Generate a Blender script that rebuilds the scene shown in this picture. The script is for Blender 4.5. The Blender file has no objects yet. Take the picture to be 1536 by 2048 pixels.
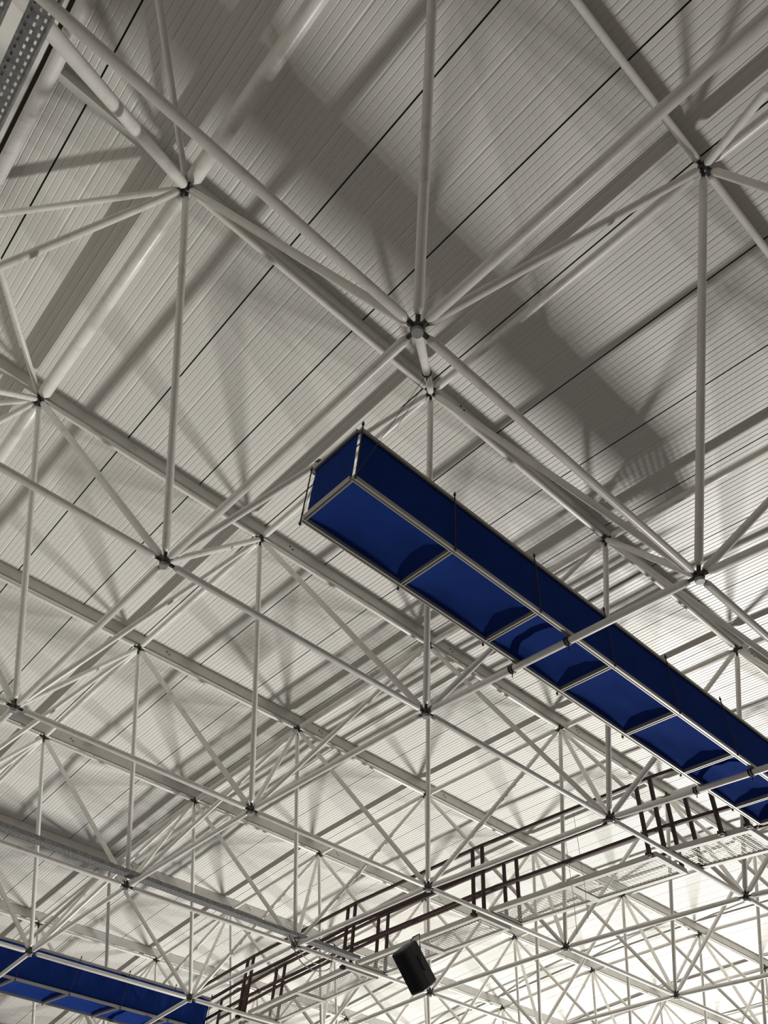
import bpy, bmesh, math, random
from mathutils import Vector, Matrix, Quaternion
random.seed(4)
S = bpy.context.scene
COL = S.collection
H = 26.0                                   # height of the roof frame's top nodes above the hall floor
V = Vector

# ------------------------------------------------------------------ camera
F_PX = 1444.93
CAM = V((-2.8656, -3.0542, -6.4607 + H))
RR = ((0.739283, -0.670258, 0.064921), (0.528385, 0.517616, -0.672966), (0.417457, 0.531816, 0.736819))
cd = bpy.data.cameras.new('camera')
cam = bpy.data.objects.new('camera', cd)
COL.objects.link(cam)
cd.sensor_fit = 'HORIZONTAL'
cd.sensor_width = 36.0
cd.lens = 36.0 * F_PX / 1536.0
cd.clip_start = 0.05
cd.clip_end = 300
cx, cy, cz = V(RR[0]), -V(RR[1]), -V(RR[2])
m = Matrix((cx, cy, cz)).transposed().to_4x4()
m.translation = CAM
cam.matrix_world = m
S.camera = cam

# ------------------------------------------------------------------ light
S.view_settings.view_transform = 'Standard'
S.view_settings.look = 'None'
S.view_settings.exposure = 0.0
S.view_settings.gamma = 1.0
W = bpy.data.worlds.new('hall')
S.world = W
W.use_nodes = True
bg = W.node_tree.nodes['Background']
bg.inputs[0].default_value = (1.0, 0.90, 0.82, 1)
bg.inputs[1].default_value = 0.107
LX, LZ, LE = 33.0, -24.0, 10300.0
for ly in (8.0, 8.7, 9.4, 10.1, 10.8, 11.5, 12.2, 12.9):  # bank of hall floodlights aimed up at the roof
    ld = bpy.data.lights.new('floodlight', 'SPOT')
    ld.energy = LE
    ld.color = (1.0, 0.978, 0.932)
    ld.shadow_soft_size = 0.2
    ld.spot_size = math.radians(61)
    ld.spot_blend = 1.0
    lo = bpy.data.objects.new('floodlight', ld)
    lo.location = (LX, ly, LZ + H)
    lo.rotation_euler = (V((13.0, ly - 0.5, H)) - V(lo.location)).to_track_quat('-Z', 'Y').to_euler()
    COL.objects.link(lo)

# ------------------------------------------------------------------ materials
def mat(name, color, rough=0.5, metal=0.0, spec=0.5, noise=0.0, nscale=6.0, dirt=None, dirt_amt=0.0, dirt_scale=3.0, bump=0.0, bscale=40, stretch=None):
    M = bpy.data.materials.new(name)
    M.use_nodes = True
    nt = M.node_tree
    b = nt.nodes['Principled BSDF']
    b.inputs['Roughness'].default_value = rough
    b.inputs['Metallic'].default_value = metal
    b.inputs['Specular IOR Level'].default_value = spec
    tc = nt.nodes.new('ShaderNodeTexCoord')
    mp = nt.nodes.new('ShaderNodeMapping')
    nt.links.new(tc.outputs['Object'], mp.inputs[0])
    if stretch: mp.inputs['Scale'].default_value = stretch
    c4 = (*color, 1)
    out = None
    if noise > 0:
        n = nt.nodes.new('ShaderNodeTexNoise')
        n.inputs['Scale'].default_value = nscale
        n.inputs['Detail'].default_value = 5
        nt.links.new(mp.outputs[0], n.inputs['Vector'])
        r = nt.nodes.new('ShaderNodeValToRGB')
        r.color_ramp.elements[0].position = 0.3
        r.color_ramp.elements[1].position = 0.7
        r.color_ramp.elements[0].color = (*[max(0, c * (1 - noise)) for c in color], 1)
        r.color_ramp.elements[1].color = (*[min(1, c * (1 + noise)) for c in color], 1)
        nt.links.new(n.outputs['Fac'], r.inputs[0])
        out = r.outputs[0]
    if dirt:
        n2 = nt.nodes.new('ShaderNodeTexNoise')
        n2.inputs['Scale'].default_value = dirt_scale
        n2.inputs['Detail'].default_value = 8
        n2.inputs['Roughness'].default_value = 0.7
        nt.links.new(mp.outputs[0], n2.inputs['Vector'])
        r2 = nt.nodes.new('ShaderNodeValToRGB')
        r2.color_ramp.elements[0].position = 0.56
        r2.color_ramp.elements[1].position = 0.72
        r2.color_ramp.elements[0].color = (0, 0, 0, 1)
        r2.color_ramp.elements[1].color = (dirt_amt,) * 3 + (1,)
        nt.links.new(n2.outputs['Fac'], r2.inputs[0])
        mx = nt.nodes.new('ShaderNodeMix')
        mx.data_type = 'RGBA'
        nt.links.new(r2.outputs[0], mx.inputs[0])
        if out: nt.links.new(out, mx.inputs[6])
        else: mx.inputs[6].default_value = c4
        mx.inputs[7].default_value = (*dirt, 1)
        out = mx.outputs[2]
    if out: nt.links.new(out, b.inputs['Base Color'])
    else: b.inputs['Base Color'].default_value = c4
    if bump > 0:
        nb = nt.nodes.new('ShaderNodeTexNoise')
        nb.inputs['Scale'].default_value = bscale
        nt.links.new(mp.outputs[0], nb.inputs['Vector'])
        bp = nt.nodes.new('ShaderNodeBump')
        bp.inputs['Strength'].default_value = bump
        bp.inputs['Distance'].default_value = 0.01
        nt.links.new(nb.outputs['Fac'], bp.inputs['Height'])
        nt.links.new(bp.outputs[0], b.inputs['Normal'])
    return M

M_TUBE = mat('white_paint', (0.77, 0.75, 0.71), 0.33, noise=0.05, nscale=9, dirt=(0.25, 0.22, 0.19), dirt_amt=0.35, dirt_scale=7)
M_RIM = mat('stained_white_paint', (0.66, 0.64, 0.61), 0.5, noise=0.06, nscale=5, dirt=(0.16, 0.13, 0.10), dirt_amt=0.8, dirt_scale=4)
M_PURLIN = mat('grey_white_paint', (0.60, 0.59, 0.56), 0.5, noise=0.06, nscale=4, dirt=(0.2, 0.18, 0.15), dirt_amt=0.3, dirt_scale=5)
M_DECK = mat('deck_sheet', (0.69, 0.68, 0.64), 0.42, spec=0.4, noise=0.045, nscale=1.2, stretch=(1, 0.15, 1))
M_GAP = mat('dark_seam_and_gap_shade', (0.12, 0.112, 0.10), 0.8)  # deck seams, and the strip that paints shade in the gable gap
M_NODE = mat('dark_steel', (0.055, 0.056, 0.055), 0.4, metal=0.4)
M_CAP = mat('grey_cap', (0.33, 0.33, 0.31), 0.45, noise=0.12, nscale=60)
M_BLUE = mat('blue_fabric', (0.022, 0.066, 0.33), 0.85, spec=0.06, noise=0.06, nscale=3, bump=0.25, bscale=25)
M_ALU = mat('grey_aluminium', (0.36, 0.345, 0.315), 0.45, metal=0.25)
M_BLACK = mat('black_plastic', (0.012, 0.012, 0.013), 0.5)
M_ROD = mat('dark_rod', (0.03, 0.03, 0.03), 0.5, metal=0.5)
M_RAIL = mat('oxblood_paint', (0.038, 0.014, 0.013), 0.5, spec=0.3, noise=0.12, nscale=8)
M_GRATE = mat('galvanised_wire', (0.55, 0.54, 0.5), 0.4, metal=0.3)
M_WALK = mat('walkway_paint', (0.52, 0.50, 0.47), 0.5, noise=0.06)
M_GALV = mat('galvanised_sheet', (0.29, 0.29, 0.295), 0.5, metal=0.5, noise=0.3, nscale=25)
M_SPK = mat('speaker_black', (0.012, 0.013, 0.016), 0.55, noise=0.1, nscale=80)
M_GRILLE = mat('speaker_grille', (0.010, 0.012, 0.018), 0.5, metal=0.3)
M_WIRE = mat('thin_wire', (0.06, 0.055, 0.05), 0.6)
M_CABLE = mat('grey_cable', (0.22, 0.21, 0.2), 0.6)
M_WALL = mat('wall_panel', (0.80, 0.79, 0.75), 0.6, noise=0.03)
M_FLOOR = mat('sports_floor', (0.35, 0.27, 0.18), 0.5, noise=0.08, nscale=2)

# ------------------------------------------------------------------ helpers
def obj(name, bm, material, parent=None, smooth=False, props=None):
    me = bpy.data.meshes.new(name)
    bmesh.ops.recalc_face_normals(bm, faces=bm.faces[:])
    bm.to_mesh(me)
    bm.free()
    for mm in (material if isinstance(material, (list, tuple)) else [material]):
        me.materials.append(mm)
    if smooth:
        for p in me.polygons: p.use_smooth = True
    o = bpy.data.objects.new(name, me)
    COL.objects.link(o)
    if parent is not None:
        base = V((0, 0, 0)); q = parent
        while q is not None:
            base += q.location; q = q.parent
        me.transform(Matrix.Translation(-base))
        o.parent = parent
    if props:
        for k, v in props.items(): o[k] = v
    return o

def thing(name, loc, label, cat, group=None):
    o = bpy.data.objects.new(name, None)
    o.empty_display_size = 0.2
    COL.objects.link(o)
    o.location = loc
    o['label'] = label
    o['category'] = cat
    if group: o['group'] = group
    return o

def tag(o, label, cat, group=None):
    o['label'] = label; o['category'] = cat
    if group: o['group'] = group
    return o

def frame_of(d):
    d = d.normalized()
    u = d.orthogonal().normalized()
    return u, d.cross(u)

def lathe(bm, a, b, prof, seg=12, caps=True):
    """prof: list of (distance from a, radius) along a->b."""
    a, b = V(a), V(b)
    d = (b - a).normalized()
    u, w = frame_of(d)
    rings = []
    for t, r in prof:
        c = a + d * t
        rings.append([bm.verts.new(c + (u * math.cos(2 * math.pi * k / seg) + w * math.sin(2 * math.pi * k / seg)) * r) for k in range(seg)])
    for r0, r1 in zip(rings, rings[1:]):
        for k in range(seg):
            bm.faces.new((r0[k], r0[(k + 1) % seg], r1[(k + 1) % seg], r1[k]))
    if caps:
        bm.faces.new(rings[0][::-1]); bm.faces.new(rings[-1])

def tube(bm, a, b, r, seg=12):
    lathe(bm, a, b, [(0, r), ((V(b) - V(a)).length, r)], seg)

def path(bm, pts, r, seg=6):
    pts = [V(p) for p in pts]
    rings = []
    for i, p in enumerate(pts):
        d = (pts[min(i + 1, len(pts) - 1)] - pts[max(i - 1, 0)]).normalized()
        ref = V((0, 0, 1)) if abs(d.z) < 0.9 else V((1, 0, 0))
        u = d.cross(ref).normalized(); w = d.cross(u)
        rings.append([bm.verts.new(p + (u * math.cos(2 * math.pi * k / seg) + w * math.sin(2 * math.pi * k / seg)) * r) for k in range(seg)])
    for r0, r1 in zip(rings, rings[1:]):
        for k in range(seg):
            bm.faces.new((r0[k], r0[(k + 1) % seg], r1[(k + 1) % seg], r1[k]))
    bm.faces.new(rings[0][::-1]); bm.faces.new(rings[-1])

def bar(bm, a, b, w, h, up=(0, 0, 1)):
    """rectangular bar from a to b, w wide (sideways), h tall (along up)."""
    a, b = V(a), V(b)
    d = (b - a).normalized()
    up = V(up)
    s = d.cross(up).normalized()
    n = s.cross(d).normalized()
    q = []
    for c in (a, b):
        q.append([bm.verts.new(c + s * (sx * w / 2) + n * (sn * h / 2)) for sx, sn in ((-1, -1), (1, -1), (1, 1), (-1, 1))])
    for k in range(4):
        bm.faces.new((q[0][k], q[0][(k + 1) % 4], q[1][(k + 1) % 4], q[1][k]))
    bm.faces.new(q[0][::-1]); bm.faces.new(q[1])

def box(bm, x0, x1, y0, y1, z0, z1):
    bar(bm, ((x0 + x1) / 2, y0, (z0 + z1) / 2), ((x0 + x1) / 2, y1, (z0 + z1) / 2), abs(x1 - x0), abs(z1 - z0))

def ball(bm, c, r, seg=14):
    bmesh.ops.create_uvsphere(bm, u_segments=seg, v_segments=10, radius=r, matrix=Matrix.Translation(V(c)))

def ring(bm, c, d, r, wr=0.006, seg=18):
    """a torus-like tie of radius r round the axis d."""
    d = V(d).normalized(); u, w = frame_of(d)
    n = 6; rs = []
    for k in range(seg):
        a = 2 * math.pi * k / seg
        e = u * math.cos(a) + w * math.sin(a)
        rs.append([bm.verts.new(V(c) + e * (r + wr * math.cos(2 * math.pi * j / n)) + d * (2.2 * wr * math.sin(2 * math.pi * j / n))) for j in range(n)])
    for k in range(seg):
        for j in range(n):
            bm.faces.new((rs[k][j], rs[k][(j + 1) % n], rs[(k + 1) % seg][(j + 1) % n], rs[(k + 1) % seg][j]))

def project(p):
    c = V(p) - CAM
    z = c.dot(V(RR[2]))
    if z < 0.05: return None
    return 768 + F_PX * c.dot(V(RR[0])) / z, 1024 + F_PX * c.dot(V(RR[1])) / z, z

def seen(a, b):
    s = 0
    for k in range(11):
        q = project(V(a).lerp(V(b), k / 10))
        if q and -30 < q[0] < 1566 and -30 < q[1] < 2078: s += 1 / q[2] ** 2
    return s

# ------------------------------------------------------------------ roof grid (barrel vault, nodes 3 m apart)
SP = 3.0
UR = {-3: (-9.28, -0.83), -2: (-6.21, -0.41), -1: (-3.1198, -0.1384), 0: (0, 0), 1: (3.0857, 0), 2: (6.1806, -0.1232), 3: (9.2914, -0.381),
      4: (12.36, -0.7967), 5: (15.3913, -1.2781), 6: (18.44, -1.89), 7: (21.46, -2.63), 8: (24.45, -3.51)}
LR = {-2: (-7.44, -3.08), -1: (-4.46, -2.747), 0: (-1.4664, -2.5462), 1: (1.5253, -2.4757), 2: (4.5368, -2.5508), 3: (7.5327, -2.739),
      4: (10.5239, -3.0525), 5: (13.50, -3.49), 6: (16.46, -4.06), 7: (19.40, -4.74), 8: (22.3, -5.55)}
UJ = list(range(-1, 9))
LJ = list(range(-1, 10))
XE = -4.29                                  # gable edge
def U(i, j): return V((j * SP, UR[i][0], UR[i][1] + H))
def L(i, j): return V((XE if j == -1 else (j - 0.5) * SP, LR[i][0], LR[i][1] + H))
def zroof(y):
    ks = sorted(UR)
    for a, b in zip(ks, ks[1:]):
        if UR[a][0] <= y <= UR[b][0]:
            t = (y - UR[a][0]) / (UR[b][0] - UR[a][0])
            return UR[a][1] + (UR[b][1] - UR[a][1]) * t + H
    return UR[ks[-1]][1] + H
def zlow(y):
    ks = sorted(LR)
    for a, b in zip(ks, ks[1:]):
        if LR[a][0] <= y <= LR[b][0]:
            t = (y - LR[a][0]) / (LR[b][0] - LR[a][0])
            return LR[a][1] + (LR[b][1] - LR[a][1]) * t + H
    return LR[ks[-1]][1] + H

DECK = 0.212                                # underside of the deck above the node centres
# ---- ceiling: profiled deck sheets with ribs and open seams, running along the vault
def build_deck():
    xs = []                                 # (x, dz, material of the strip that starts here)
    k = -4
    x_end = 8.7 * SP
    X0 = XE - 0.10
    xs.append((X0, 0, 0))
    n = int(round((x_end + 4.0) / 0.0625))
    for q in range(-6, n + 1):
        x = -4.0 + q * 0.0625
        if x <= X0 + 0.01: continue
        if q % 16 == 0:                     # seam between two 1 m sheets
            xs += [(x - 0.0075, 0, 1), (x - 0.0073, 0.03, 1), (x + 0.0073, 0.03, 1), (x + 0.0075, 0, 0)]
        elif q % 16 in (5, 11):             # wide shallow stiffener
            xs += [(x - 0.013, 0, 0), (x - 0.004, 0.006, 0), (x + 0.004, 0.006, 0), (x + 0.013, 0, 0)]
        else:                               # fine rib
            xs += [(x - 0.007, 0, 0), (x - 0.0015, 0.0042, 0), (x + 0.0015, 0.0042, 0), (x + 0.007, 0, 0)]
    bm = bmesh.new()
    rows = []
    for i in sorted(UR):
        y, z = UR[i]
        rows.append([bm.verts.new((x, y, z + H + DECK + dz)) for x, dz, _ in xs])
    top = 0.09
    for r0, r1 in zip(rows, rows[1:]):
        for k in range(len(xs) - 1):
            f = bm.faces.new((r0[k], r0[k + 1], r1[k + 1], r1[k]))
            f.material_index = xs[k][2]
    # the deck's top side, so that it has its thickness
    ya = sorted(UR)
    tops = []
    for i in ya:
        y, z = UR[i]
        tops.append([bm.verts.new((xs[0][0], y, z + H + DECK + top)), bm.verts.new((xs[-1][0], y, z + H + DECK + top))])
    for a, b in zip(tops, tops[1:]):
        bm.faces.new((a[0], b[0], b[1], a[1]))
    for k in range(len(rows) - 1):
        bm.faces.new((rows[k][0], rows[k + 1][0], tops[k + 1][0], tops[k][0]))
        bm.faces.new((rows[k][-1], tops[k][1], tops[k + 1][1], rows[k + 1][-1]))
    o = obj('ceiling', bm, [M_DECK, M_GAP])
    o['kind'] = 'structure'
build_deck()

# ---- gable side: soffit strip, dark strip painted as gap shade, wall below
def arc_strip(name, x0, x1, dz, th, material):
    bm = bmesh.new()
    ks = sorted(UR); pr = None
    for i in ks:
        y, z = UR[i]; z += H + dz
        q = [bm.verts.new(p) for p in ((x0, y, z), (x1, y, z), (x1, y, z + th), (x0, y, z + th))]
        if pr:
            for k in range(4):
                bm.faces.new((pr[k], pr[(k + 1) % 4], q[(k + 1) % 4], q[k]))
        else: bm.faces.new(q[::-1])
        pr = q
    bm.faces.new(pr)
    return obj(name, bm, material)
o = arc_strip('trim_1', -5.10, -4.385, -0.01, 0.05, M_WALL); o['kind'] = 'structure'
o = arc_strip('gap_shade_strip', -4.45, -4.30, 0.26, 0.03, M_GAP); o['kind'] = 'structure'  # dark-coloured strip over the open gap, stands in for the shade there
bm = bmesh.new()
ks = sorted(UR)
prev = None
for i in ks:
    y, z = UR[i]
    q = [bm.verts.new(p) for p in ((-5.2, y, 0), (-5.08, y, 0), (-5.08, y, z + H + 0.15), (-5.2, y, z + H + 0.15))]
    if prev:
        for k in range(4): bm.faces.new((prev[k], prev[(k + 1) % 4], q[(k + 1) % 4], q[k]))
    else: bm.faces.new(q[::-1])
    prev = q
bm.faces.new(prev)
o = obj('wall_left', bm, M_WALL); o['kind'] = 'structure'

# rim tube along the gable edge
bm = bmesh.new()
path(bm, [(XE, UR[i][0], UR[i][1] + H + 0.03) for i in sorted(UR)], 0.06, 14)
rim = obj('edge_tube', bm, M_RIM, smooth=True)
tag(rim, 'dirty stained white tube running along the gable edge of the roof, top left', 'tube')

# ---- purlins
ORD = {-1: 'white roof purlin crossing the top right corner of the photo, nearest the viewer',
       0: 'white roof purlin running behind the largest ball joint and above the near blue canopy',
       1: 'white roof purlin passing just below the near left corner of the big blue canopy',
       2: 'white roof purlin second in line beyond the near end of the big blue canopy',
       3: 'white roof purlin third in line beyond the near end of the big blue canopy',
       4: 'grimy white roof purlin above the long perforated cable tray at lower left',
       5: 'white roof purlin just above the far blue canopy at the lower left edge',
       6: 'far roof purlin seen partly below the blue canopy at bottom left',
       7: 'farthest roof purlin, glimpsed at the very bottom of the photo'}
for i in range(-2, 8):
    y, z = UR[i]; z += H
    x0, x1 = XE + 0.05, 8.6 * SP
    if i == -2: x0 = 1.5
    bm = bmesh.new()
    # channel section: web, bottom lip, top lip
    w, h, t = 0.062, 0.150, 0.012
    zb = z + 0.060
    q = [(-w / 2, 0), (w / 2, 0), (w / 2, t), (-w / 2 + t, t), (-w / 2 + t, h - t), (w / 2, h - t), (w / 2, h), (-w / 2, h)]
    ra = [bm.verts.new((x0, y + a, zb + b)) for a, b in q]; rb = [bm.verts.new((x1, y + a, zb + b)) for a, b in q]
    for k in range(8): bm.faces.new((ra[k], ra[(k + 1) % 8], rb[(k + 1) % 8], rb[k]))
    bm.faces.new(ra[::-1]); bm.faces.new(rb)
    o = obj('roof_purlin', bm, M_PURLIN)
    if 0 <= i <= 4:
        for j in range(0, 4):
            for e, f in ((0.42, 0.085), (0.47, 0.06)):
                bm = bmesh.new()
                lathe(bm, (j * SP + e, y - w / 2 + 0.002, zb + f), (j * SP + e, y - w, zb + f), [(0, 0.011), (0.012, 0.011)], 6)
                obj('bolt', bm, M_NODE, o)
    tag(o, ORD.get(i, 'white roof purlin beyond the upper right corner, mostly out of the frame'), 'purlin', 'roof purlins under the deck')

# ------------------------------------------------------------------ space frame
SF = thing('space_frame', (0, 0, H), 'white tubular steel space frame with dark ball joints carrying the whole roof', 'roof frame')
STRUTS = {'upper_tube': [], 'lower_tube': [], 'diagonal_tube': []}
NODES = {}
def add(kind, a, b, r):
    STRUTS[kind].append((a, b, r))
    for p, q in ((a, b), (b, a)):
        key = tuple(round(c, 3) for c in p)
        NODES.setdefault(key, []).append(((V(q) - V(p)).normalized(), r))
for i in UR:
    for j in UJ:
        if j + 1 in UJ: add('upper_tube', U(i, j), U(i, j + 1), 0.029)
        if i + 1 in UR: add('upper_tube', U(i, j), U(i + 1, j), 0.070 if j == -1 else 0.042)
for i in LR:
    for j in LJ:
        if j + 1 in LJ: add('lower_tube', L(i, j), L(i, j + 1), 0.032)
        if i + 1 in LR: add('lower_tube', L(i, j), L(i + 1, j), 0.034)
        for a, b in ((i - 1, j - 1), (i - 1, j), (i, j - 1), (i, j)):
            if a in UR and b in UJ:
                thick = (i == 0 and j == -1 and a == 0)
                add('diagonal_tube', L(i, j), U(a, b), 0.048 if thick else 0.033)
# stays from the edge row of top nodes to the rim tube
STAYS = []
for i in LR:
    w = V((XE + 0.05, LR[i][0], zroof(LR[i][0]) + 0.02))
    for a in (i - 1, i):
        if a in UR: STAYS.append((U(a, -1), w, 0.028))
for a, b, r in STAYS:
    STRUTS['diagonal_tube'].append((a, b, r))
    NODES[tuple(round(c, 3) for c in a)].append(((b - a).normalized(), r))

def strut_bm(bm, a, b, r, seg):
    n = (b - a).length
    lathe(bm, a, b, [(0.085, r * 0.60), (0.125, r), (n - 0.125, r), (n - 0.085, r * 0.60)], seg)
def emit(kind, items, build, material, rest, smooth=True, cap=100):
    """items: (score, args); the 100 largest in view are parts, the rest one part."""
    items = sorted(items, key=lambda t: -t[0])
    for s, args in items[:cap]:
        bm = bmesh.new()
        build(bm, *args, 14)
        o = obj(kind, bm, material, SF, smooth)
    if items[cap:]:
        bm = bmesh.new()
        for s, args in items[cap:]: build(bm, *args, 8)
        obj(rest, bm, material, SF, smooth, {'kind': 'stuff'})
def autosmooth(o): pass
emit('upper_tube', [(seen(*t[:2]) * t[2], t) for t in STRUTS['upper_tube']], strut_bm, M_TUBE, 'far_upper_tubes')
emit('lower_tube', [(seen(*t[:2]) * t[2], t) for t in STRUTS['lower_tube']], strut_bm, M_TUBE, 'far_lower_tubes')
emit('diagonal_tube', [(seen(*t[:2]) * t[2], t) for t in STRUTS['diagonal_tube']], strut_bm, M_TUBE, 'far_diagonal_tubes')
def node_bm(bm, c, dirs, lower, seg):
    ball(bm, c, 0.047, seg)
    for d, r in dirs:
        lathe(bm, c, V(c) + d, [(0.03, 0.017), (0.092, 0.017)], 6)
    if not lower:                            # stub up to the purlin
        lathe(bm, c, V(c) + V((0, 0, 1)), [(0.03, 0.022), (0.066, 0.022)], 8)
nodes = []
for key, dirs in NODES.items():
    c = V(key)
    if abs(c.x - XE) < 0.06 and c.z > zroof(c.y) - 0.5: continue
    lower = c.z < zroof(c.y) - 1.5
    nodes.append((seen(c, c), (c, dirs, lower)))
nodes.sort(key=lambda t: -t[0])
for s, (c, dirs, lower) in nodes[:100]:
    bm = bmesh.new(); node_bm(bm, c, dirs, lower, 16)
    o = obj('ball_joint', bm, M_NODE, SF, False)
    for p in o.data.polygons: p.use_smooth = len(p.vertices) < 5 and p.area < 0.0004
    if lower and s > 0:
        bm = bmesh.new()
        lathe(bm, c + V((0, 0, -0.03)), c + V((0, 0, -1)), [(0, 0.037), (0.024, 0.037), (0.028, 0.034)], 20)
        obj('end_cap', bm, M_CAP, o)
bm = bmesh.new()
for s, (c, dirs, lower) in nodes[100:]: node_bm(bm, c, dirs, lower, 8)
obj('far_ball_joints', bm, M_NODE, SF, False, {'kind': 'stuff'})

# ------------------------------------------------------------------ blue fabric canopies
def canopy(x_bars, y0, y1, zb, zt, label, bulge, seed, end_left=True):
    rnd = random.Random(seed)
    t = thing('fabric_canopy', (x_bars[0], (y0 + y1) / 2, zb), label, 'canopy', 'blue fabric canopies hung in the roof')
    xa, xb = x_bars[0], x_bars[-1]
    P = 0.040
    def rail(name, a, b):
        bm = bmesh.new()
        # double-lipped profile: two flats with a groove
        d = (V(b) - V(a)).normalized()
        side = d.cross(V((0, 0, 1))).normalized()
        bar(bm, a, b, P, P * 0.7)
        for s in (-1, 1):
            bar(bm, V(a) + side * s * P * 0.36 + V((0, 0, -P * 0.45)), V(b) + side * s * P * 0.36 + V((0, 0, -P * 0.45)), P * 0.25, P * 0.25)
        return obj(name, bm, M_ALU, t)
    for y in (y0, y1):
        rail('bottom_rail', (xa, y, zb), (xb, y, zb))
        rail('top_rail', (xa, y, zt), (xb, y, zt))
    for k, x in enumerate(x_bars):
        rail('cross_bar', (x, y0 + P / 2, zb), (x, y1 - P / 2, zb))
        if k in (0, len(x_bars) - 1): rail('top_end_bar', (x, y0 + P / 2, zt), (x, y1 - P / 2, zt))
        for y, sg in ((y0, -1), (y1, 1)):
            bm = bmesh.new()
            yy = y + sg * 0.032
            tube(bm, (x, yy, zb - 0.035), (x, yy, zt + 0.07), 0.006, 8)
            lathe(bm, (x, yy, zt + 0.03), (x, yy, zt + 1), [(0, 0.012), (0.02, 0.012)], 6)
            lathe(bm, (x, yy, zb - 0.02), (x, yy, zb - 1), [(0, 0.012), (0.02, 0.012)], 6)
            obj('hanger_rod', bm, M_ROD, t)
    # side cloths with light creases
    def cloth(name, a, b, nx, nz, out, amp):
        bm = bmesh.new(); g = []
        ph = rnd.uniform(0, 6)
        for i in range(nx + 1):
            p = V(a).lerp(V(b), i / nx); row = []
            for k in range(nz + 1):
                f = k / nz
                w = math.sin(math.pi * f)
                off = amp * w * (math.sin(i * 0.83 + ph) * 0.6 + math.sin(i * 2.1 + f * 2 + ph) * 0.4)
                row.append(bm.verts.new((p.x + out[0] * off, p.y + out[1] * off, zb + 0.012 + (zt - zb - 0.02) * f)))
            g.append(row)
        for i in range(nx):
            for k in range(nz):
                bm.faces.new((g[i][k], g[i + 1][k], g[i + 1][k + 1], g[i][k + 1]))
        geom = bm.faces[:]
        bmesh.ops.solidify(bm, geom=geom, thickness=0.003)
        return obj(name, bm, M_BLUE, t, True)
    ln = xb - xa
    cloth('side_cloth', (xa + 0.03, y0 + 0.004, 0), (xb - 0.03, y0 + 0.004, 0), int(ln * 14), 8, (0, 1), 0.004 if seed == 3 else 0.016)
    cloth('side_cloth', (xa + 0.03, y1 - 0.004, 0), (xb - 0.03, y1 - 0.004, 0), int(ln * 14), 8, (0, -1), bulge * 0.05)
    cloth('end_cloth', (xa + 0.005, y0 + 0.02, 0), (xa + 0.005, y1 - 0.035, 0), 10, 8, (1, 0), 0.004)
    cloth('end_cloth', (xb - 0.005, y0 + 0.02, 0), (xb - 0.005, y1 - 0.02, 0), 10, 8, (-1, 0), 0.004)
    # bottom cloths billow up between the bars
    for k, (x0, x1) in enumerate(zip(x_bars, x_bars[1:])):
        bm = bmesh.new(); nx, ny = 90, 60; g = []
        ph = rnd.uniform(0, 6); am = 0.003 + 0.004 * min(1, k / 5)
        for i in range(nx + 1):
            u = i / nx; row = []
            for j in range(ny + 1):
                v = j / ny
                e = (1 - abs(2 * u - 1) ** 2.6) * (1 - abs(2 * v - 1) ** 2.6)
                wr = am * e * (math.sin(9 * v + 3.2 * u * u + ph) + 0.7 * math.sin(21 * v - 6 * u + ph * 2)) 
                row.append(bm.verts.new((x0 + (x1 - x0) * u, y0 + (y1 - y0) * v, zb + 0.010 + bulge * e + wr)))
            g.append(row)
        for i in range(nx):
            for j in range(ny):
                bm.faces.new((g[i][j], g[i + 1][j], g[i + 1][j + 1], g[i][j + 1]))
        bmesh.ops.solidify(bm, geom=bm.faces[:], thickness=0.003)
        obj('bottom_cloth', bm, M_BLUE, t, True)
    return t
ZB1 = -0.822 * SP + H
C1X = [(-0.330 + 0.3415 * k) * SP for k in range(7)]
C1X.append(1.895 * SP)
can1 = canopy(C1X, -0.088 * SP, 0.108 * SP, ZB1, -0.628 * SP + H,
              'long blue fabric canopy box in a grey metal frame, crossing the centre right', 0.09, 3)
C2X = [(-0.395 + 0.3335 * k) * SP for k in range(7)] + [1.88 * SP]
can2 = canopy(C2X, 3.935 * SP, 4.29 * SP, -1.05 * SP + H, -0.880 * SP + H,
              'blue fabric canopy seen low at the bottom left edge, partly behind the white tubes', 0.06, 8)

# ties holding the near canopy: straps on tubes and thin wires
def strap(p, d, r, parent):
    bm = bmesh.new()
    d = V(d).normalized()
    ring(bm, V(p) - d * 0.014, d, r + 0.004, 0.005); ring(bm, V(p) + d * 0.014, d, r + 0.004, 0.005)
    u, w = frame_of(d)
    tube(bm, V(p) + V((0, 0, -r)), V(p) + V((0.02, 0.02, -r - 0.035)), 0.005, 6)
    obj('tie_strap', bm, M_BLACK, parent)
def wire(pts, parent, r=0.0022):
    bm = bmesh.new(); path(bm, pts, r, 5); obj('hanging_wire', bm, M_WIRE, parent)
a, b = L(0, 1), L(1, 1)
for y in (-0.075 * SP, 0.135 * SP):
    f = (y - a.y) / (b.y - a.y); strap(a.lerp(b, f), b - a, 0.034, can1)
a, b = L(1, 2), L(0, 2)
for y in (-0.075 * SP, 0.135 * SP):
    f = (y - a.y) / (b.y - a.y); strap(a.lerp(b, f), b - a, 0.034, can1)
a, b = L(0, 0), U(0, 0)
q = a.lerp(b, 0.56); strap(q, b - a, 0.033, can1)
c1 = V((C1X[0], -0.088 * SP - 0.03, ZB1)); c2 = V((C1X[0], 0.108 * SP + 0.03, ZB1))
ct = V((C1X[0] + 0.5, -0.088 * SP, -0.628 * SP + H))
wire([q + V((0, 0, -0.03)), q.lerp(c1, 0.5) + V((0, 0, -0.01)), c1], can1)
wire([q + V((0.03, 0.01, -0.03)), q.lerp(c1, 0.52) + V((0.05, 0, -0.02)), c1.lerp(q, 0.25)], can1)
a, b = L(1, 0), U(0, 0)
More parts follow.
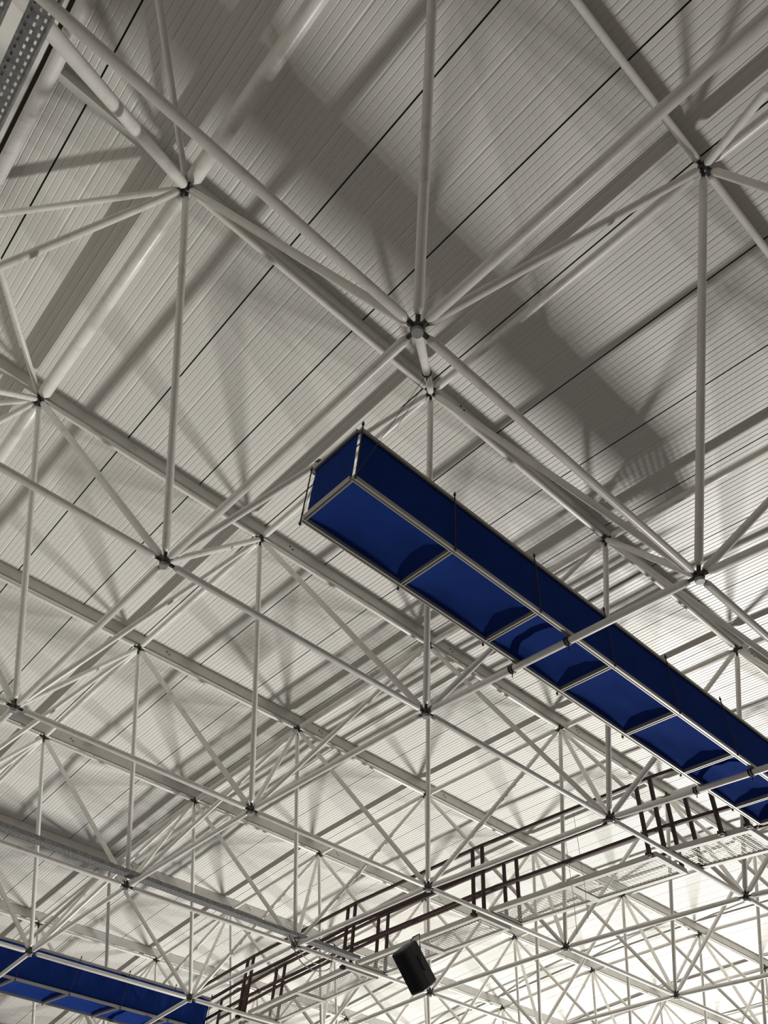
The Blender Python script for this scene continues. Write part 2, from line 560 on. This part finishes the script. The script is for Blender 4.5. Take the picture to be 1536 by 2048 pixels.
q = a.lerp(b, 0.52); strap(q, b - a, 0.033, can1)
wire([q + V((0, 0, -0.03)), c2], can1)
wire([q + V((0.0, 0, -0.03)), q + V((-0.01, 0.0, -0.2)), q + V((-0.01, 0.02, -0.42)), q + V((0.05, 0.03, -0.45))], can1)

# ------------------------------------------------------------------ catwalk
CX0, CX1 = 1.925 * SP, 2.155 * SP
cw = thing('catwalk', ((CX0 + CX1) / 2, 1.5 * SP, zlow(1.5 * SP)), 'narrow maintenance catwalk of wire mesh panels with dark red railings, lower right', 'catwalk')
def zw(y): return zlow(y) + 0.037
SEGS = [(0.16, 0.520), (0.577, 1.518), (1.585, 2.522), (2.587, 3.527), (3.590, 4.32)]
for y0, y1 in SEGS:
    y0 *= SP; y1 *= SP
    halves = [(y0, (y0 + y1) / 2), ((y0 + y1) / 2, y1)] if y1 - y0 > 1.5 else [(y0, y1)]
    for h0, h1 in halves:
        A, B = zw(h0), zw(h1)
        bm = bmesh.new()
        for x in (CX0 + 0.035, CX1 - 0.035):
            bar(bm, (x, h0, A), (x, h1, B), 0.07, 0.008)
        for x in (CX0 + 0.004, CX1 - 0.004):
            bar(bm, (x, h0, A + 0.03), (x, h1, B + 0.03), 0.008, 0.06)
        for y, z, s in ((h0, A, 1), (h1, B, -1)):
            bar(bm, (CX0, y + s * 0.033, z), (CX1, y + s * 0.033, z), 0.066, 0.007)
            bar(bm, (CX0, y + s * 0.004, z + 0.03), (CX1, y + s * 0.004, z + 0.03), 0.008, 0.06)
        pf = obj('walkway_panel', bm, M_WALK, cw)
        bm = bmesh.new()
        n = max(2, int((h1 - h0 - 0.1) / 0.062))
        for k in range(n + 1):
            y = h0 + 0.05 + (h1 - h0 - 0.1) * k / n; z = A + (B - A) * (y - h0) / (h1 - h0) + 0.012
            tube(bm, (CX0 + 0.02, y, z), (CX1 - 0.02, y, z), 0.0034, 4)
        for k in range(13):
            x = CX0 + 0.06 + (CX1 - CX0 - 0.12) * k / 12
            tube(bm, (x, h0 + 0.02, A + 0.018), (x, h1 - 0.02, B + 0.018), 0.0034, 4)
        obj('wire_mesh', bm, M_GRATE, pf)
def railing(x, ys, parent, reach=0):
    """one welded railing section between the post pairs."""
    bm = bmesh.new()
    y0, y1 = ys[0], ys[-1]
    for hgt, w in ((0.975, 0.042), (0.63, 0.038), (0.30, 0.034)):
        bar(bm, (x, y0, zw(y0) + hgt), (x, y1, zw(y1) + hgt), w, 0.042)
        if reach: bar(bm, (x, y1, zw(y1) + hgt), (x, y1 + reach, zw(y1 + reach) + hgt), w, 0.042)
    o = obj('railing_section', bm, M_RAIL, parent)
    for y in ys:
        bm = bmesh.new()
        bar(bm, (x, y, zw(y) - 0.0), (x, y, zw(y) + 0.98), 0.044, 0.044, (0, 1, 0))
        bar(bm, (x, y, zw(y) + 0.01), (x, y, zw(y) + 0.05), 0.09, 0.07, (0, 1, 0))
        obj('post', bm, M_RAIL, o)
for y0, y1 in SEGS:
    if y0 < 0.5: near = [y0 * SP, 0.272 * SP, y1 * SP + 0.03]; far = [y0 * SP, 0.50 * SP]
    elif y1 > 4: near = [y0 * SP + 0.08, 4.29 * SP]; far = [y0 * SP + 0.06, 3.95 * SP, 4.24 * SP]
    else: near = [y0 * SP + 0.08, y1 * SP + 0.08]; far = [y0 * SP + 0.04, y1 * SP - 0.02]
    railing(CX0 - 0.03, near, cw, 0 if y1 > 4 else 0.2)
    railing(CX1 - 0.03, far, cw, 0 if y1 > 4 else 0.24)

# ------------------------------------------------------------------ perforated cable trays
def tray(pa, pb, width, side_h, label, cell=(0.030, 0.040), hole=(0.011, 0.020), rows=3):
    """open tray with real holes; pa -> pb is the centre line of its underside."""
    pa, pb = V(pa), V(pb)
    d = (pb - pa); n = d.length; d.normalize()
    s = d.cross(V((0, 0, 1))).normalized(); up = s.cross(d)
    bm = bmesh.new()
    def P(u, v, w=0): return pa + s * u + d * v + up * w
    nv = int(n / cell[1]); cv = n / nv; cu = width / rows
    for i in range(rows):
        for j in range(nv):
            u0 = -width / 2 + i * cu; v0 = j * cv
            off = cv * 0.25 if i % 2 else -cv * 0.0
            hu = (cu - hole[0]) / 2; hv = (cv - hole[1]) / 2
            sh = 0.006 if i % 2 else -0.006
            o4 = [P(u0, v0), P(u0 + cu, v0), P(u0 + cu, v0 + cv), P(u0, v0 + cv)]
            i4 = [P(u0 + hu, v0 + hv + sh), P(u0 + cu - hu, v0 + hv + sh), P(u0 + cu - hu, v0 + cv - hv + sh), P(u0 + hu, v0 + cv - hv + sh)]
            vo = [bm.verts.new(p) for p in o4]; vi = [bm.verts.new(p) for p in i4]
            for k in range(4): bm.faces.new((vo[k], vo[(k + 1) % 4], vi[(k + 1) % 4], vi[k]))
    t = thing('cable_tray', pa, label, 'cable tray', 'perforated cable trays')
    obj('perforated_base', bm, M_GALV, t)
    for sg in (-1, 1):
        bm = bmesh.new()
        a = pa + s * sg * width / 2; b = pb + s * sg * width / 2
        bar(bm, a + up * side_h / 2, b + up * side_h / 2, 0.003, side_h)
        bar(bm, a + up * side_h - s * sg * 0.006, b + up * side_h - s * sg * 0.006, 0.012, 0.003)
        bar(bm, a, b, 0.006, 0.005)
        obj('side_flange', bm, M_GALV, t)
    return t
zt1 = -0.823 * SP + H
tray((-1.296 * SP, -2.3, zt1), (-1.296 * SP, 1.2, zt1), 0.105, 0.05,
     'perforated metal cable tray at the top left corner, the inner and fully visible one')
tray((-1.366 * SP, -2.3, zt1), (-1.366 * SP, 1.2, zt1), 0.15, 0.05,
     'perforated metal cable tray cut off by the top left corner of the photo', rows=5)
tray((-0.6 * SP, 2.425 * SP, -0.890 * SP + H), (1.90 * SP, 2.475 * SP, -0.893 * SP + H), 0.165, 0.05,
     'long perforated grey cable tray lying on the white tubes at lower left', cell=(0.04, 0.05), hole=(0.014, 0.022), rows=4)

# ------------------------------------------------------------------ loudspeaker
def loudspeaker():
    c = V((1.83 * SP, 1.94 * SP, -1.03 * SP + H))
    t = thing('loudspeaker', c, 'black loudspeaker hanging tilted under the catwalk, bottom centre', 'loudspeaker')
    def cv(x, y, z): return (V(RR[0]) * x + V(RR[1]) * y + V(RR[2]) * z).normalized()
    n = -cv(0.144, -0.026, 0.14)                       # the way the front faces: down and towards the stands
    dn = cv(0.274, 0.428, -0.21); dn = (dn - n * dn.dot(n)).normalized()
    sd = cv(0.199, -0.251, -0.25); sd = (sd - n * sd.dot(n) - dn * sd.dot(dn)).normalized()
    hw, hh, dp = 0.195, 0.305, 0.28
    def P(s, a, f): return c + sd * s + dn * a + n * f
    prof = [(-hw, dp * 0.42), (-hw * 0.9, dp * 0.5), (hw * 0.9, dp * 0.5), (hw, dp * 0.42), (hw, dp * 0.05), (hw * 0.8, -dp * 0.5), (-hw * 0.8, -dp * 0.5), (-hw, dp * 0.05)]
    bm = bmesh.new(); lv = []
    for a, k in ((-hh, 0.86), (-hh * 0.93, 1), (hh * 0.93, 1), (hh, 0.86)):
        lv.append([bm.verts.new(P(s * k, a, f * (1 if f > 0 else k) - (0.02 if abs(a) == hh and f > 0 else 0))) for s, f in prof])
    for r0, r1 in zip(lv, lv[1:]):
        for k in range(8): bm.faces.new((r0[k], r0[(k + 1) % 8], r1[(k + 1) % 8], r1[k]))
    bm.faces.new(lv[0][::-1]); bm.faces.new(lv[-1])
    obj('cabinet', bm, M_SPK, t)
    bm = bmesh.new(); g = []
    for i in range(9):
        s = -1 + i / 4
        g.append([bm.verts.new(P(s * hw * 0.84, a * hh * 0.88, dp * 0.5 + 0.012 * (1 - s * s) + 0.004)) for a in (-1, -0.95, 0.95, 1)])
    for a, b in zip(g, g[1:]):
        for k in range(3): bm.faces.new((a[k], a[k + 1], b[k + 1], b[k]))
    bmesh.ops.solidify(bm, geom=bm.faces[:], thickness=0.006)
    obj('front_grille', bm, M_GRILLE, t, True)
    for sg in (-1, 1):
        bm = bmesh.new()
        pts = [P(sg * (hw * 0.93), a, f) for a, f in ((-0.13, -0.03), (-0.10, -0.01), (0.06, -0.01), (0.09, -0.03))]
        path(bm, [p + sd * sg * o for p, o in zip(pts, (0.0, 0.022, 0.022, 0.0))], 0.011, 8)
        obj('handle', bm, M_BLACK, t)
    # yoke up to the tubes above
    bm = bmesh.new()
    top = c + V((0.02, 0.0, 0.43))
    for sg in (-1, 1):
        path(bm, [P(sg * (hw + 0.012), 0, 0), P(sg * (hw + 0.012), -0.2, -0.12), top + sd * sg * 0.1], 0.009, 6)
    path(bm, [top - sd * 0.1, top + sd * 0.1], 0.009, 6)
    obj('mounting_yoke', bm, M_BLACK, t)
loudspeaker()

# ------------------------------------------------------------------ loose cables and cords
def ray_at(u, v, axis, val):
    d = V(RR[0]) * ((u - 768) / F_PX) + V(RR[1]) * ((v - 1024) / F_PX) + V(RR[2])
    return CAM + d * ((val - CAM[axis]) / d[axis])
yk = 2.46 * SP
def smooth_pts(ps, n=6):
    out = []
    for i in range(len(ps) - 1):
        p0, p1, p2, p3 = ps[max(i - 1, 0)], ps[i], ps[i + 1], ps[min(i + 2, len(ps) - 1)]
        for k in range(n):
            t = k / n
            out.append(0.5 * ((2 * p1) + (p2 - p0) * t + (2 * p0 - 5 * p1 + 4 * p2 - p3) * t * t + (3 * p1 - p0 - 3 * p2 + p3) * t ** 3))
    out.append(ps[-1]); return out
zc = -0.893 * SP + H
bm = bmesh.new()
path(bm, smooth_pts([V((1.42 * SP, yk, zc)), V((1.47 * SP, yk + 0.03, zc - 0.16)), V((1.54 * SP, yk + 0.06, zc - 0.30)), V((1.64 * SP, yk + 0.08, zc - 0.33)), V((1.72 * SP, yk + 0.06, zc - 0.24)), V((1.72 * SP, yk + 0.02, zc - 0.06))]), 0.008, 6)
tag(obj('cable', bm, M_CABLE, None, True), 'slack dark cable looping below the end of the long cable tray near the catwalk', 'cable')
bm = bmesh.new()
path(bm, smooth_pts([V((1.44 * SP, yk, zc)), V((1.49 * SP, yk + 0.03, zc - 0.13)), V((1.57 * SP, yk + 0.05, zc - 0.23)), V((1.66 * SP, yk + 0.06, zc - 0.22)), V((1.73 * SP, yk + 0.03, zc - 0.05))]), 0.006, 6)
tag(obj('cable', bm, M_GRATE, None, True), 'paler shallower cable looping just above the slack dark cable by the catwalk', 'cable')
for x, y, l, lab in ((1.93 * SP, 1.02 * SP, 1.55, 'thin pale cord hanging from the near catwalk railing, the left of two'),
                     (1.94 * SP, 0.96 * SP, 1.40, 'thin pale cord hanging from the near catwalk railing, the right of two')):
    z0 = zw(y) + 0.93
    bm = bmesh.new()
    path(bm, smooth_pts([V((x - 0.06, y, z0)), V((x - 0.05, y - 0.01, z0 - l * 0.3)), V((x - 0.055, y - 0.02, z0 - l * 0.62)), V((x - 0.03, y - 0.01, z0 - l * 0.7)), V((x - 0.035, y, z0 - l))]), 0.004, 5)
    tag(obj('hanging_cord', bm, M_GRATE, None, True), lab, 'cord')
